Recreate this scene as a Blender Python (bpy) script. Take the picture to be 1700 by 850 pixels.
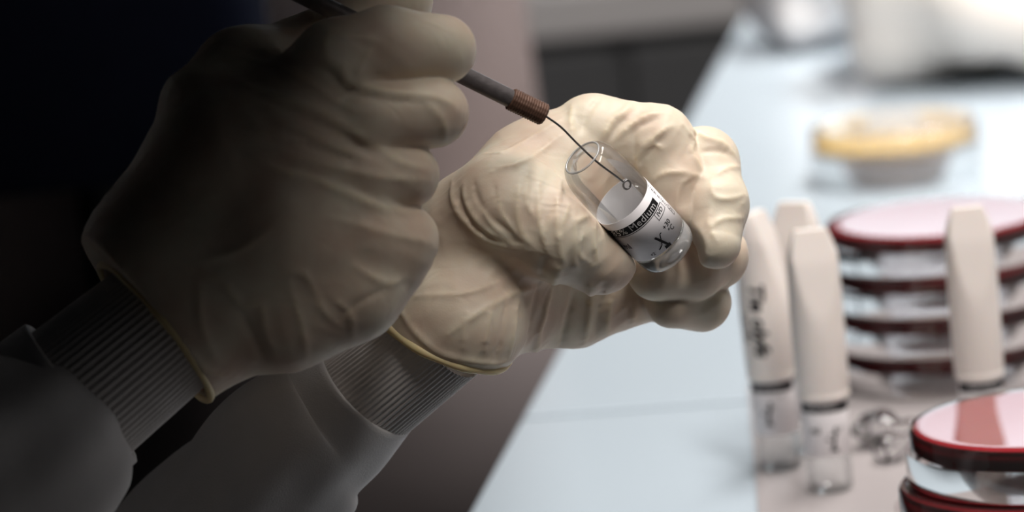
import bpy, bmesh, math, random
import numpy as np
from mathutils import Vector, Matrix

for o in list(bpy.data.objects):
    bpy.data.objects.remove(o)
SC = bpy.context.scene
COL = SC.collection
random.seed(4)
PI = math.pi

# ------------------------------------------------------------------ camera
FPX = 6745.0                    # focal length in pixels of the 1700 px wide frame
PITCH, ROLL = math.radians(10.4), math.radians(5.5)
CAMZ = 0.366                    # camera height over the bench top (bench top is z = 0)
D0 = 1.2045                     # distance of the vial being filled
cam_d = bpy.data.cameras.new('camera')
cam = bpy.data.objects.new('camera', cam_d)
COL.objects.link(cam)
_f = Vector((0, math.cos(PITCH), -math.sin(PITCH)))
_u0 = Vector((0, math.sin(PITCH), math.cos(PITCH)))
_r0 = Vector((1, 0, 0))
CR = _r0 * math.cos(ROLL) - _u0 * math.sin(ROLL)
CU = _r0 * math.sin(ROLL) + _u0 * math.cos(ROLL)
CF = _f
CAM = Vector((0, 0, CAMZ))
m = Matrix((CR, CU, -CF)).transposed().to_4x4()
m.translation = CAM
cam.matrix_world = m
cam_d.sensor_width = 36.0
cam_d.lens = FPX * 36.0 / 1700.0
cam_d.clip_start = 0.05
cam_d.clip_end = 60
cam_d.dof.use_dof = True
cam_d.dof.focus_distance = D0 - 0.004
cam_d.dof.aperture_fstop = 10.0
SC.camera = cam

# ------------------------------------------------------------------ colour management, world, lights
SC.view_settings.view_transform = 'Standard'
SC.view_settings.look = 'None'
SC.view_settings.gamma = 1.0
SC.view_settings.use_curve_mapping = False
SC.view_settings.exposure = 0.0
W = bpy.data.worlds.new('world')
SC.world = W
W.use_nodes = True
W.node_tree.nodes['Background'].inputs[0].default_value = (0.80, 0.88, 1.0, 1)
W.node_tree.nodes['Background'].inputs[1].default_value = 0.004

def area(name, loc, target, sx, sy, power, col, spread=180):
    l = bpy.data.lights.new(name, 'AREA')
    l.shape = 'RECTANGLE'; l.size = sx; l.size_y = sy
    l.energy = power; l.color = col; l.spread = math.radians(spread)
    o = bpy.data.objects.new(name, l)
    COL.objects.link(o)
    o.location = loc
    d = Vector(target) - Vector(loc)
    o.rotation_euler = (math.atan2(d.y, -d.z), -math.atan2(d.x, -d.z), 0)     # long side stays along the bench
    return o
area('overhead_light', (0.50, 1.62, 2.1), (0.38, 1.45, 0.0), 0.36, 1.3, 54, (1.0, 0.96, 0.92))
area('overhead_light', (0.55, 0.15, 2.1), (0.45, 1.00, 0.0), 0.36, 1.0, 42, (1.0, 0.96, 0.92))
area('overhead_light', (1.20, 3.20, 2.1), (0.95, 2.80, 0.0), 0.6, 1.2, 30, (1.0, 0.97, 0.94), 50)  # extra lamp, added to brighten the far clutter on the right
SC.cycles.transparent_max_bounces = 24

# ------------------------------------------------------------------ pixel <-> place
def P(px, py, dw):
    """world point seen at photo pixel (px,py), dw mm farther than the vial's distance"""
    d = D0 + dw * 0.001
    return CAM + CR * ((px - 850) / FPX * d) - CU * ((py - 425) / FPX * d) + CF * d
def T(px, py, z=0.0):
    r = CR * ((px - 850) / FPX) - CU * ((py - 425) / FPX) + CF
    t = (z - CAMZ) / r.z
    return CAM + r * t
def C3(px, py, dw):
    """camera-aligned millimetres: x right, y down, z away"""
    d = D0 * 1000 + dw
    return np.array(((px - 850) / FPX * d, (py - 425) / FPX * d, d))
def cam2world(v):
    v = np.asarray(v, dtype=np.float64) * 0.001
    R = np.array((CR, -CU, CF))
    return v @ R + np.array(CAM)

# ------------------------------------------------------------------ object helpers
def tag(o, label=None, cat=None, group=None, kind=None):
    if label: o['label'] = label
    if cat: o['category'] = cat
    if group: o['group'] = group
    if kind: o['kind'] = kind
    return o
def empty(name, loc):
    o = bpy.data.objects.new(name, None)
    o.empty_display_size = 0.02
    COL.objects.link(o); o.location = loc
    return o
def mesh_obj(name, verts, faces, mat, parent=None, smooth=True, origin=None):
    """verts in world space; stored relative to the parent's (or own) origin"""
    v = np.asarray(verts, dtype=np.float64)
    off = np.zeros(3)
    q = parent
    while q is not None:
        off = off + np.array(q.location); q = q.parent
    own = np.zeros(3)
    if origin is not None: own = np.array(origin) - off
    v = v - off - own
    me = bpy.data.meshes.new(name)
    me.from_pydata(v.tolist(), [], [list(f) for f in faces])
    me.update()
    if smooth:
        me.polygons.foreach_set('use_smooth', [True] * len(me.polygons))
    if mat: me.materials.append(mat)
    o = bpy.data.objects.new(name, me)
    COL.objects.link(o)
    o.location = own
    if parent: o.parent = parent
    return o
def auto_smooth(o, ang=40):
    me = o.data
    bm = bmesh.new(); bm.from_mesh(me)
    for e in bm.edges:
        if len(e.link_faces) == 2:
            e.smooth = e.calc_face_angle(0) < math.radians(ang)
    bm.to_mesh(me); bm.free()
    return o
def lathe(profile, n=64, close=False):
    """profile list of (r,z); axis = z. returns verts, faces"""
    V = []; F = []
    for r, z in profile:
        for i in range(n):
            a = 2 * PI * i / n
            V.append((r * math.cos(a), r * math.sin(a), z))
    k = len(profile)
    for j in range(k - 1 if not close else k):
        j2 = (j + 1) % k
        for i in range(n):
            i2 = (i + 1) % n
            F.append((j * n + i, j * n + i2, j2 * n + i2, j2 * n + i))
    return V, F
def cap_ends(V, F, n, k, bottom=True, top=True):
    if bottom: F.append(tuple(reversed(range(n))))
    if top: F.append(tuple(range((k - 1) * n, k * n)))
def box_verts(x0, x1, y0, y1, z0, z1):
    V = [(x0, y0, z0), (x1, y0, z0), (x1, y1, z0), (x0, y1, z0), (x0, y0, z1), (x1, y0, z1), (x1, y1, z1), (x0, y1, z1)]
    F = [(3, 2, 1, 0), (4, 5, 6, 7), (0, 1, 5, 4), (1, 2, 6, 5), (2, 3, 7, 6), (3, 0, 4, 7)]
    return V, F
def bevel(o, w=0.002, seg=2, ang=35):
    md = o.modifiers.new('bevel', 'BEVEL'); md.width = w; md.segments = seg
    md.limit_method = 'ANGLE'; md.angle_limit = math.radians(ang)
    return o
def frame_of(d):
    d = np.asarray(d, float); d = d / np.linalg.norm(d)
    a = np.array((0, 0, 1.0)) if abs(d[2]) < 0.9 else np.array((1.0, 0, 0))
    u = np.cross(a, d); u /= np.linalg.norm(u)
    return u, np.cross(d, u), d
def tube(path, radii, n=16, caps=True, squash=None):
    """tube along world path (parallel transported frames)"""
    pts = [np.asarray(p, float) for p in path]
    V = []; F = []
    u = None
    for i, p in enumerate(pts):
        d = pts[min(i + 1, len(pts) - 1)] - pts[max(i - 1, 0)]
        d /= np.linalg.norm(d)
        if u is None: u, v, _ = frame_of(d)
        else:
            u = u - d * np.dot(u, d); u /= np.linalg.norm(u); v = np.cross(d, u)
        for k in range(n):
            a = 2 * PI * k / n
            V.append(p + (u * math.cos(a) + v * math.sin(a)) * radii[i])
    for i in range(len(pts) - 1):
        for k in range(n):
            k2 = (k + 1) % n
            F.append((i * n + k, i * n + k2, (i + 1) * n + k2, (i + 1) * n + k))
    if caps: cap_ends(V, F, n, len(pts))
    return V, F
def spline(pts, m=6):
    """Catmull-Rom through points of any dimension"""
    p = [np.asarray(q, float) for q in pts]
    p = [2 * p[0] - p[1]] + p + [2 * p[-1] - p[-2]]
    out = []
    for i in range(1, len(p) - 2):
        for k in range(m):
            t = k / m
            a, b, c, d = p[i - 1], p[i], p[i + 1], p[i + 2]
            out.append(0.5 * ((2 * b) + (-a + c) * t + (2 * a - 5 * b + 4 * c - d) * t * t + (-a + 3 * b - 3 * c + d) * t ** 3))
    out.append(p[-2])
    return out

# ------------------------------------------------------------------ materials
def new_mat(name):
    mt = bpy.data.materials.new(name); mt.use_nodes = True
    nt = mt.node_tree
    return mt, nt, nt.nodes['Principled BSDF']
def simple(name, col, rough=0.5, spec=0.5, noise=0.0, nscale=30, bump=0.0, bscale=200, metal=0.0, trans=0.0, ior=1.45, sss=0.0, coat=0.0):
    mt, nt, b = new_mat(name)
    b.inputs['Base Color'].default_value = (*col, 1)
    b.inputs['Roughness'].default_value = rough
    b.inputs['Specular IOR Level'].default_value = spec
    b.inputs['Metallic'].default_value = metal
    b.inputs['Transmission Weight'].default_value = trans
    b.inputs['IOR'].default_value = ior
    b.inputs['Coat Weight'].default_value = coat
    if sss > 0:
        b.inputs['Subsurface Weight'].default_value = sss
        b.inputs['Subsurface Radius'].default_value = (1.0, 0.55, 0.3)
        b.inputs['Subsurface Scale'].default_value = 0.004
    if noise > 0 or bump > 0:
        tc = nt.nodes.new('ShaderNodeTexCoord')
    if noise > 0:
        nz = nt.nodes.new('ShaderNodeTexNoise'); nz.inputs['Scale'].default_value = nscale; nz.inputs['Detail'].default_value = 4
        nt.links.new(tc.outputs['Object'], nz.inputs['Vector'])
        mx = nt.nodes.new('ShaderNodeMix'); mx.data_type = 'RGBA'
        mx.inputs['A'].default_value = (*[max(0, c * (1 - noise)) for c in col], 1)
        mx.inputs['B'].default_value = (*[min(1, c * (1 + noise)) for c in col], 1)
        nt.links.new(nz.outputs['Fac'], mx.inputs['Factor'])
        nt.links.new(mx.outputs['Result'], b.inputs['Base Color'])
    if bump > 0:
        nb = nt.nodes.new('ShaderNodeTexNoise'); nb.inputs['Scale'].default_value = bscale; nb.inputs['Detail'].default_value = 5
        nt.links.new(tc.outputs['Object'], nb.inputs['Vector'])
        bp = nt.nodes.new('ShaderNodeBump'); bp.inputs['Strength'].default_value = bump; bp.inputs['Distance'].default_value = 0.001
        nt.links.new(nb.outputs['Fac'], bp.inputs['Height'])
        nt.links.new(bp.outputs['Normal'], b.inputs['Normal'])
    return mt
def clear_plastic(name, tint=(1, 1, 1), rough=0.03, ior=1.5, haze=0.0, refl=1.0):
    """thin clear wall: transparent seen straight on, mirror-like when grazing"""
    mt = bpy.data.materials.new(name); mt.use_nodes = True
    nt = mt.node_tree; nt.nodes.clear()
    out = nt.nodes.new('ShaderNodeOutputMaterial')
    tr = nt.nodes.new('ShaderNodeBsdfTransparent'); tr.inputs[0].default_value = (*tint, 1)
    gl = nt.nodes.new('ShaderNodeBsdfGlossy'); gl.inputs['Roughness'].default_value = rough
    fr = nt.nodes.new('ShaderNodeFresnel'); fr.inputs[0].default_value = ior
    mx = nt.nodes.new('ShaderNodeMixShader')
    ml = nt.nodes.new('ShaderNodeMath'); ml.operation = 'MULTIPLY'; ml.inputs[1].default_value = refl
    nt.links.new(fr.outputs[0], ml.inputs[0]); nt.links.new(ml.outputs[0], mx.inputs[0])
    src = tr.outputs[0]
    if haze > 0:
        df = nt.nodes.new('ShaderNodeBsdfDiffuse'); df.inputs[0].default_value = (0.85, 0.83, 0.82, 1)
        m2 = nt.nodes.new('ShaderNodeMixShader'); m2.inputs[0].default_value = haze
        nt.links.new(tr.outputs[0], m2.inputs[1]); nt.links.new(df.outputs[0], m2.inputs[2]); src = m2.outputs[0]
    nt.links.new(src, mx.inputs[1]); nt.links.new(gl.outputs[0], mx.inputs[2])
    nt.links.new(mx.outputs[0], out.inputs[0])
    return mt
def latex(name):
    """cream latex: pinkish where the skin shows through, yellower where it stands off in folds"""
    mt, nt, b = new_mat(name)
    L = nt.links.new
    tc = nt.nodes.new('ShaderNodeTexCoord')
    at = nt.nodes.new('ShaderNodeAttribute'); at.attribute_name = 'fold'
    nz = nt.nodes.new('ShaderNodeTexNoise'); nz.inputs['Scale'].default_value = 55; nz.inputs['Detail'].default_value = 3
    L(tc.outputs['Object'], nz.inputs['Vector'])
    rp = nt.nodes.new('ShaderNodeValToRGB')
    rp.color_ramp.elements[0].position = 0.36; rp.color_ramp.elements[0].color = (0.64, 0.49, 0.38, 1)
    rp.color_ramp.elements[1].position = 0.66; rp.color_ramp.elements[1].color = (0.73, 0.645, 0.51, 1)
    L(nz.outputs['Fac'], rp.inputs[0])
    mx = nt.nodes.new('ShaderNodeMix'); mx.data_type = 'RGBA'
    mx.inputs['B'].default_value = (0.82, 0.71, 0.48, 1)
    L(rp.outputs[0], mx.inputs['A'])
    mp = nt.nodes.new('ShaderNodeMath'); mp.operation = 'MULTIPLY'; mp.inputs[1].default_value = 0.75
    L(at.outputs['Fac'], mp.inputs[0]); L(mp.outputs[0], mx.inputs['Factor'])
    L(mx.outputs['Result'], b.inputs['Base Color'])
    b.inputs['Roughness'].default_value = 0.52
    b.inputs['Specular IOR Level'].default_value = 0.35
    b.inputs['Subsurface Weight'].default_value = 0.25
    b.inputs['Subsurface Radius'].default_value = (1.0, 0.6, 0.35)
    b.inputs['Subsurface Scale'].default_value = 0.003
    # fine crinkles
    mpn = nt.nodes.new('ShaderNodeMapping'); mpn.inputs['Scale'].default_value = (1.0, 2.2, 1.4); mpn.inputs['Rotation'].default_value = (0.3, 0.5, 0.6)
    L(tc.outputs['Object'], mpn.inputs[0])
    n2 = nt.nodes.new('ShaderNodeTexNoise'); n2.inputs['Scale'].default_value = 75; n2.inputs['Detail'].default_value = 4; n2.inputs['Distortion'].default_value = 1.2
    n2.noise_type = 'RIDGED_MULTIFRACTAL'
    L(mpn.outputs[0], n2.inputs['Vector'])
    bp = nt.nodes.new('ShaderNodeBump'); bp.inputs['Strength'].default_value = 0.35; bp.inputs['Distance'].default_value = 0.0008
    L(n2.outputs['Fac'], bp.inputs['Height'])
    n3 = nt.nodes.new('ShaderNodeTexNoise'); n3.inputs['Scale'].default_value = 1400
    L(tc.outputs['Object'], n3.inputs['Vector'])
    bp2 = nt.nodes.new('ShaderNodeBump'); bp2.inputs['Strength'].default_value = 0.1; bp2.inputs['Distance'].default_value = 0.0003
    L(n3.outputs['Fac'], bp2.inputs['Height']); L(bp.outputs[0], bp2.inputs['Normal'])
    L(bp2.outputs[0], b.inputs['Normal'])
    return mt
M = {}
M['latex'] = latex('cream_latex')
M['rim'] = simple('latex_bead', (0.78, 0.62, 0.34), 0.45, 0.4, noise=0.08, nscale=60, sss=0.2)
M['knit'] = simple('white_knit', (0.74, 0.70, 0.68), 0.9, 0.15, noise=0.05, nscale=300, bump=0.3, bscale=2500)
M['coat'] = simple('white_coat_cotton', (0.68, 0.65, 0.64), 0.85, 0.2, noise=0.04, nscale=12, bump=0.2, bscale=1800)
M['coat_pink'] = simple('pale_pink_cotton', (0.32, 0.255, 0.245), 0.9, 0.15, noise=0.05, nscale=6, bump=0.2, bscale=900)
M['navy'] = simple('navy_upholstery', (0.012, 0.014, 0.03), 0.9, 0.2, noise=0.2, nscale=90)
M['bench'] = simple('pale_blue_laminate', (0.47, 0.54, 0.60), 0.22, 0.5, noise=0.02, nscale=5)
M['bench_edge'] = simple('bench_edging', (0.45, 0.47, 0.5), 0.5)
M['mat'] = simple('taupe_mat', (0.37, 0.335, 0.335), 0.35, 0.5, noise=0.03, nscale=20)
M['glass'] = simple('clear_glass', (1, 1, 1), 0.0, 0.5, trans=1.0, ior=1.46)
M['thin_glass'] = clear_plastic('thin_clear_glass', (0.97, 0.98, 0.98), 0.03, 1.4, haze=0.12, refl=0.5)
M['vial_glass'] = clear_plastic('clear_vial_glass', (0.97, 0.98, 0.98), 0.02, 1.45, refl=0.6)
M['vial_rim'] = clear_plastic('milky_rim_glass', (0.90, 0.92, 0.93), 0.08, 1.6, haze=0.35, refl=0.7)  # milky white put in so the rim looks brightly lit
M['vial_base'] = clear_plastic('thick_base_glass', (0.96, 0.97, 0.98), 0.04, 1.5, haze=0.32)  # whitish haze stands for the bright glints in the base
M['shaded_legs'] = simple('shade_dark_taupe', (0.115, 0.098, 0.098), 0.9, 0.15, noise=0.08, nscale=10)  # shade on the colleague's lower part put into this darker colour
M['dish_glare'] = clear_plastic('glare_white_polystyrene', (0.95, 0.95, 0.95), 0.1, 1.85, haze=0.22)  # white haze stands for the glare on top of the yellow dish
M['water'] = simple('clear_liquid', (1, 1, 1), 0.0, 0.5, trans=1.0, ior=1.33)
M['label'] = simple('white_paper_label', (0.80, 0.76, 0.77), 0.55, 0.3, noise=0.02, nscale=100)
M['ink'] = simple('black_ink', (0.012, 0.011, 0.012), 0.5, 0.3, noise=0.1, nscale=300)
M['white_ink'] = simple('white_print', (0.78, 0.75, 0.75), 0.5, 0.3, noise=0.02, nscale=300)
M['steel'] = simple('grey_steel_wire', (0.22, 0.21, 0.21), 0.35, 0.5, metal=0.9, noise=0.1, nscale=300)
M['handle'] = simple('dark_worn_metal', (0.17, 0.15, 0.15), 0.42, 0.5, metal=0.35, noise=0.3, nscale=400, bump=0.15, bscale=900)
M['collar'] = simple('brown_knurled_collar', (0.15, 0.08, 0.055), 0.5, 0.4, metal=0.2, noise=0.3, nscale=500)
M['cap'] = simple('off_white_plastic', (0.86, 0.78, 0.73), 0.45, 0.4, noise=0.02, nscale=30, sss=0.15)
M['agar'] = simple('blood_agar', (0.30, 0.007, 0.015), 0.35, 0.12, noise=0.15, nscale=40)
M['agar_yellow'] = simple('yellow_agar', (0.85, 0.62, 0.22), 0.25, 0.5, noise=0.06, nscale=40)
M['dish'] = clear_plastic('clear_polystyrene', (0.97, 0.96, 0.96), 0.04, 1.85, haze=0.02)
M['dish_lid'] = clear_plastic('clear_polystyrene_lid', (0.96, 0.92, 0.92), 0.04, 1.5, haze=0.05)  # faint pink tint stands for light coming through the red agar

# ------------------------------------------------------------------ setting: floor, walls, window
def struct(name, V, F, mat, **k):
    o = mesh_obj(name, V, F, mat, smooth=False, **k); o['kind'] = 'structure'; return o
M['floor'] = simple('dark_grey_floor', (0.065, 0.065, 0.068), 0.6, 0.4, noise=0.12, nscale=3)
M['wall'] = simple('pale_wall_paint', (0.74, 0.74, 0.75), 0.8, 0.2, noise=0.02, nscale=3)
M['grey_wall'] = simple('grey_wall_paint', (0.30, 0.30, 0.30), 0.8, 0.2, noise=0.02, nscale=3)
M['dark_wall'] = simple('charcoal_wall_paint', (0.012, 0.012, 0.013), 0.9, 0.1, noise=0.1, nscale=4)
M['ceil'] = simple('ceiling_paint', (0.55, 0.55, 0.55), 0.9, 0.1, noise=0.02, nscale=3)
FZ = -0.76
V, F = box_verts(-2.2, 3.0, -1.0, 6.2, FZ - 0.05, FZ); struct('floor', V, F, M['floor'])
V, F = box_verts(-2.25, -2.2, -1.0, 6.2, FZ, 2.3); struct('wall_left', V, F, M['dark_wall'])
V, F = box_verts(3.0, 3.05, -1.0, 6.2, FZ, 2.3); struct('wall_right', V, F, M['grey_wall'])
# back wall with a window opening on the right
wx0, wx1, wz0, wz1 = 0.50, 1.60, 0.36, 1.70
parts = [(-2.2, wx0, FZ, 2.3), (wx1, 3.0, FZ, 2.3), (wx0, wx1, FZ, wz0), (wx0, wx1, wz1, 2.3)]
VV = []; FF = []
for a, b_, c, d in parts:
    v, f = box_verts(a, b_, 6.15, 6.2, c, d); n0 = len(VV)
    VV += v; FF += [tuple(i + n0 for i in q) for q in f]
struct('wall_back', VV, FF, M['wall'])
def emis(name, col, s):
    mt, nt, b = new_mat(name)
    b.inputs['Base Color'].default_value = (*col, 1)
    b.inputs['Emission Color'].default_value = (*col, 1); b.inputs['Emission Strength'].default_value = s
    return mt
M['sky'] = emis('overcast_daylight', (0.86, 0.94, 1.0), 2.3)
win = empty('window_1', ((wx0 + wx1) / 2, 6.15, wz0)); win['kind'] = 'structure'
M['wframe'] = simple('white_window_frame', (0.8, 0.8, 0.8), 0.5, noise=0.02)
for i in range(3):
    xa = wx0 + (wx1 - wx0) * i / 3; xb = wx0 + (wx1 - wx0) * (i + 1) / 3
    v, f = box_verts(xa + 0.03, xb - 0.03, 6.19, 6.2, wz0 + 0.03, wz1 - 0.03)
    mesh_obj('pane', v, f, M['sky'], win, smooth=False)
for i in range(4):
    xa = wx0 + (wx1 - wx0) * i / 3
    v, f = box_verts(xa - 0.03, xa + 0.03, 6.13, 6.2, wz0, wz1)
    mesh_obj('window_frame', v, f, M['wframe'], win, smooth=False)
for z in (wz0, wz1):
    v, f = box_verts(wx0, wx1, 6.12, 6.2, z - 0.03, z + 0.03)
    mesh_obj('window_frame', v, f, M['wframe'], win, smooth=False)
V, F = box_verts(-2.2, 0.098, -0.9, 6.1, 0.56, 0.60)
struct('light_blocker_1', V, F, M['dark_wall'])          # added unseen board that blocks the light so the left side goes dark

# ------------------------------------------------------------------ bench
E0 = np.array(T(780, 850)); E1 = np.array(T(1250, 0))
ed = (E1 - E0); ed /= np.linalg.norm(ed)
S0 = np.array(T(870, 693)); S1 = np.array(T(1240, 665))
sd = (S1 - S0) / np.linalg.norm(S1 - S0)
def isect(p, d, q, e):
    A = np.array([[d[0], -e[0]], [d[1], -e[1]]]); t = np.linalg.solve(A, (q - p)[:2]); return p + d * t[0]
J = isect(E0, ed, S0, sd)           # where the joint meets the bench edge
def on_edge(y): return E0 + ed * ((y - E0[1]) / ed[1])
def prism(poly, z0, z1):
    n = len(poly)
    V = [(p[0], p[1], z0) for p in poly] + [(p[0], p[1], z1) for p in poly]
    F = [tuple(reversed(range(n))), tuple(range(n, 2 * n))] + [(i, (i + 1) % n, (i + 1) % n + n, i + n) for i in range(n)]
    return V, F
bench = tag(empty('workbench', (0.8, 1.9, FZ)), 'long pale blue-white laboratory bench top with a straight grey joint across it', 'workbench')
g = 0.0028
near0, far0 = on_edge(1.19), on_edge(3.35)
Jr = J + sd * (1.5 / sd[0])
pn = np.array((-sd[1], sd[0], 0))
Jn = isect(E0, ed, S0 - pn * g, sd); Jf = isect(E0, ed, S0 + pn * g, sd)
V, F = prism([near0, (1.5, 1.19, 0), Jr - pn * g, Jn], -0.035, 0.0)
bevel(mesh_obj('bench_panel', V, F, M['bench'], bench, smooth=False), 0.0012, 2)
V, F = prism([Jf, Jr + pn * g, (1.5, 3.35, 0), far0], -0.035, 0.0)
bevel(mesh_obj('bench_panel', V, F, M['bench'], bench, smooth=False), 0.0012, 2)
V, F = prism([near0 + np.array((0.02, 0.01, 0)), (1.49, 1.20, 0), (1.49, 3.34, 0), far0 + np.array((0.02, -0.01, 0))], -0.05, -0.0355)
mesh_obj('under_board', V, F, M['bench_edge'], bench, smooth=False)
for (x, y) in ((0.08, 1.27), (1.42, 1.27), (0.36, 3.26), (1.42, 3.26)):
    V, F = box_verts(x - 0.025, x + 0.025, y - 0.025, y + 0.025, FZ, -0.05)
    mesh_obj('leg', V, F, M['bench_edge'], bench, smooth=False)

# taupe mat under the vials and dishes
a = np.array(T(1259, 850)); b_ = np.array(T(1243, 640))
a = a + (b_ - a) * ((1.215 - a[1]) / (b_ - a)[1])
q = [a, b_, (0.37, b_[1] + 0.02, 0), (0.40, 1.215, 0)]
V, F = prism([np.array(p) for p in q], 0.0, 0.0012)
tag(mesh_obj('work_mat', V, F, M['mat'], smooth=False, origin=(T(1500, 760).x, T(1500, 760).y, 0)), 'taupe grey work mat under the capped vials and red dishes', 'mat')
MZ = 0.0012

# ------------------------------------------------------------------ implicit surfaces (camera-aligned millimetres)
class Field:
    def __init__(s, lo, hi, h):
        s.h = h; s.lo = np.asarray(lo, float)
        s.n = [int(math.ceil((b - a) / h)) + 1 for a, b in zip(lo, hi)]
        s.F = np.full(s.n, 40.0, np.float32)
        s.fold = np.zeros(s.n, np.float32)
        s.ax = [s.lo[i] + h * np.arange(s.n[i], dtype=np.float32) for i in range(3)]
    def win(s, pmin, pmax):
        sl = []
        for i in range(3):
            a = max(0, int((pmin[i] - s.lo[i]) / s.h)); b = min(s.n[i], int((pmax[i] - s.lo[i]) / s.h) + 2)
            if b <= a: return None
            sl.append(slice(a, b))
        return tuple(sl)
    def grid(s, sl):
        return (s.ax[0][sl[0]][:, None, None], s.ax[1][sl[1]][None, :, None], s.ax[2][sl[2]][None, None, :])
    def cone_d(s, sl, a, b, ra, rb, flat=None):
        X, Y, Z = s.grid(sl)
        ba = b - a; L2 = max(1e-6, float(ba @ ba))
        px, py, pz = X - a[0], Y - a[1], Z - a[2]
        t = np.clip((px * ba[0] + py * ba[1] + pz * ba[2]) / L2, 0, 1)
        qx, qy, qz = px - t * ba[0], py - t * ba[1], pz - t * ba[2]
        if flat is not None:                      # squash across a direction
            w, k = flat
            dt = qx * w[0] + qy * w[1] + qz * w[2]
            q = qx * qx + qy * qy + qz * qz + dt * dt * (k * k - 1)
        else: q = qx * qx + qy * qy + qz * qz
        return np.sqrt(q) - (ra + (rb - ra) * t)
    def add(s, a, b, ra, rb, k=3.0, flat=None):
        a = np.asarray(a, float); b = np.asarray(b, float)
        mg = max(ra, rb) + k + 5
        sl = s.win(np.minimum(a, b) - mg, np.maximum(a, b) + mg)
        if sl is None: return
        d = s.cone_d(sl, a, b, ra, rb, flat)
        f = s.F[sl]
        hh = np.maximum(k - np.abs(f - d), 0) / k
        s.F[sl] = np.minimum(f, d) - hh * hh * k * 0.25
    def cut(s, a, b, ra, rb, k=0.8):
        a = np.asarray(a, float); b = np.asarray(b, float)
        mg = max(ra, rb) + k + 4
        sl = s.win(np.minimum(a, b) - mg, np.maximum(a, b) + mg)
        if sl is None: return
        d = -s.cone_d(sl, a, b, ra, rb)
        f = s.F[sl]
        hh = np.maximum(k - np.abs(f - d), 0) / k
        s.F[sl] = np.maximum(f, d) + hh * hh * k * 0.25
    def chain(s, pts, k=3.0, kk=None):
        for i in range(len(pts) - 1):
            s.add(C3(*pts[i][:3]), C3(*pts[i + 1][:3]), pts[i][3], pts[i + 1][3], k if i == 0 else (kk or 2.0))
    def like(s):
        o = Field.__new__(Field); o.__dict__.update(s.__dict__); o.F = np.full(s.n, 40.0, np.float32); return o
    def merge(s, o, k):
        hh = np.maximum(k - np.abs(s.F - o.F), 0) / k
        s.F = np.minimum(s.F, o.F) - hh * hh * (k * 0.25)
    def limb(s, pts, k, kk=4.0):
        o = s.like(); o.chain(pts, kk, kk); s.merge(o, k)
    def hit(s, px, py):
        """first surface point along the line of sight of a photo pixel"""
        r = np.array(((px - 850) / FPX, (py - 425) / FPX, 1.0))
        ds = np.arange(s.lo[2], s.ax[2][-1], s.h * 0.5)
        pt = r[None] * ds[:, None]
        ij = np.round((pt - s.lo) / s.h).astype(int)
        ok = np.all((ij >= 0) & (ij < np.array(s.n)), axis=1)
        val = np.full(len(ds), 9.0)
        val[ok] = s.F[ij[ok, 0], ij[ok, 1], ij[ok, 2]]
        w = np.where(val < 0.25)[0]
        return pt[w[0]] if len(w) else None
    def ridges(s, folds, kk=0.5, rs=0.8):
        """folds: (polyline in photo pixels, ridge radius mm, lift mm); negative radius = groove"""
        base = s.F.copy()
        job = []
        for poly, r, lift in folds:
            r = r * rs
            pl = spline(poly, 5)
            pts = []
            for q in pl:
                h = s.hit(q[0], q[1])
                if h is None:
                    if len(pts) > 1: job.append((pts, r, lift))
                    pts = []; continue
                if pts and abs(h[2] - pts[-1][2]) > 7:
                    if len(pts) > 1: job.append((pts, r, lift))
                    pts = []
                pts.append(h)
            if len(pts) > 1: job.append((pts, r, lift))
        for pts, r, lift in job:
            n = len(pts)
            A = r * 1.65; w = 0.30 + abs(r) * 0.46
            P_ = np.array(pts); mg = 6.0
            sl = s.win(P_.min(0) - mg, P_.max(0) + mg)
            if sl is None: continue
            D = None
            for i in range(n - 1):
                t = (i + .5) / (n - 1)
                e = min(1.0, 0.12 + 3.2 * min(t, 1 - t))
                d = s.cone_d(sl, P_[i], P_[i + 1], 0, 0)
                val = np.exp(-d / w) * e
                D = val if D is None else np.maximum(D, val)
            s.F[sl] -= (A * D).astype(np.float32)
            if r > 0: s.fold[sl] = np.maximum(s.fold[sl], np.clip(D * 1.15 - 0.15, 0, 1) * min(1.0, 0.35 + lift * 2.5))
    def ripple(s, amp, freq, dirv, warp, seed=0, mask=None):
        rng = np.random.RandomState(seed)
        X, Y, Z = s.grid((slice(None),) * 3)
        ph = dirv[0] * X + dirv[1] * Y + dirv[2] * Z
        ph = ph * freq
        amp_m = 0
        for i in range(3):
            d = rng.randn(3); d /= np.linalg.norm(d); f = 0.045 * (1 + i * 0.8)
            ph = ph + warp / (1 + i * 0.5) * np.sin((d[0] * X + d[1] * Y + d[2] * Z) * f * 2 + rng.rand() * 6)
        d = rng.randn(3)
        mk = 0.5 + 0.5 * np.sin((d[0] * X + d[1] * Y + d[2] * Z) * 0.11 + 1.0)
        s.F += (amp * mk * (np.abs(np.sin(ph)) - 0.6)).astype(np.float32)
    def mesh(s, smooth=2):
        F = s.F
        ins = F < 0
        nx, ny, nz = F.shape
        c = np.zeros((nx - 1, ny - 1, nz - 1), np.uint8)
        for dx in (0, 1):
            for dy in (0, 1):
                for dz in (0, 1):
                    c += ins[dx:nx - 1 + dx, dy:ny - 1 + dy, dz:nz - 1 + dz]
        act = np.argwhere((c > 0) & (c < 8))
        idx = np.full(c.shape, -1, np.int64); idx[act[:, 0], act[:, 1], act[:, 2]] = np.arange(len(act))
        cor = [(a, b, d) for a in (0, 1) for b in (0, 1) for d in (0, 1)]
        val = np.stack([F[act[:, 0] + a, act[:, 1] + b, act[:, 2] + d] for a, b, d in cor], 1)
        acc = np.zeros((len(act), 3)); cnt = np.zeros(len(act))
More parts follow.
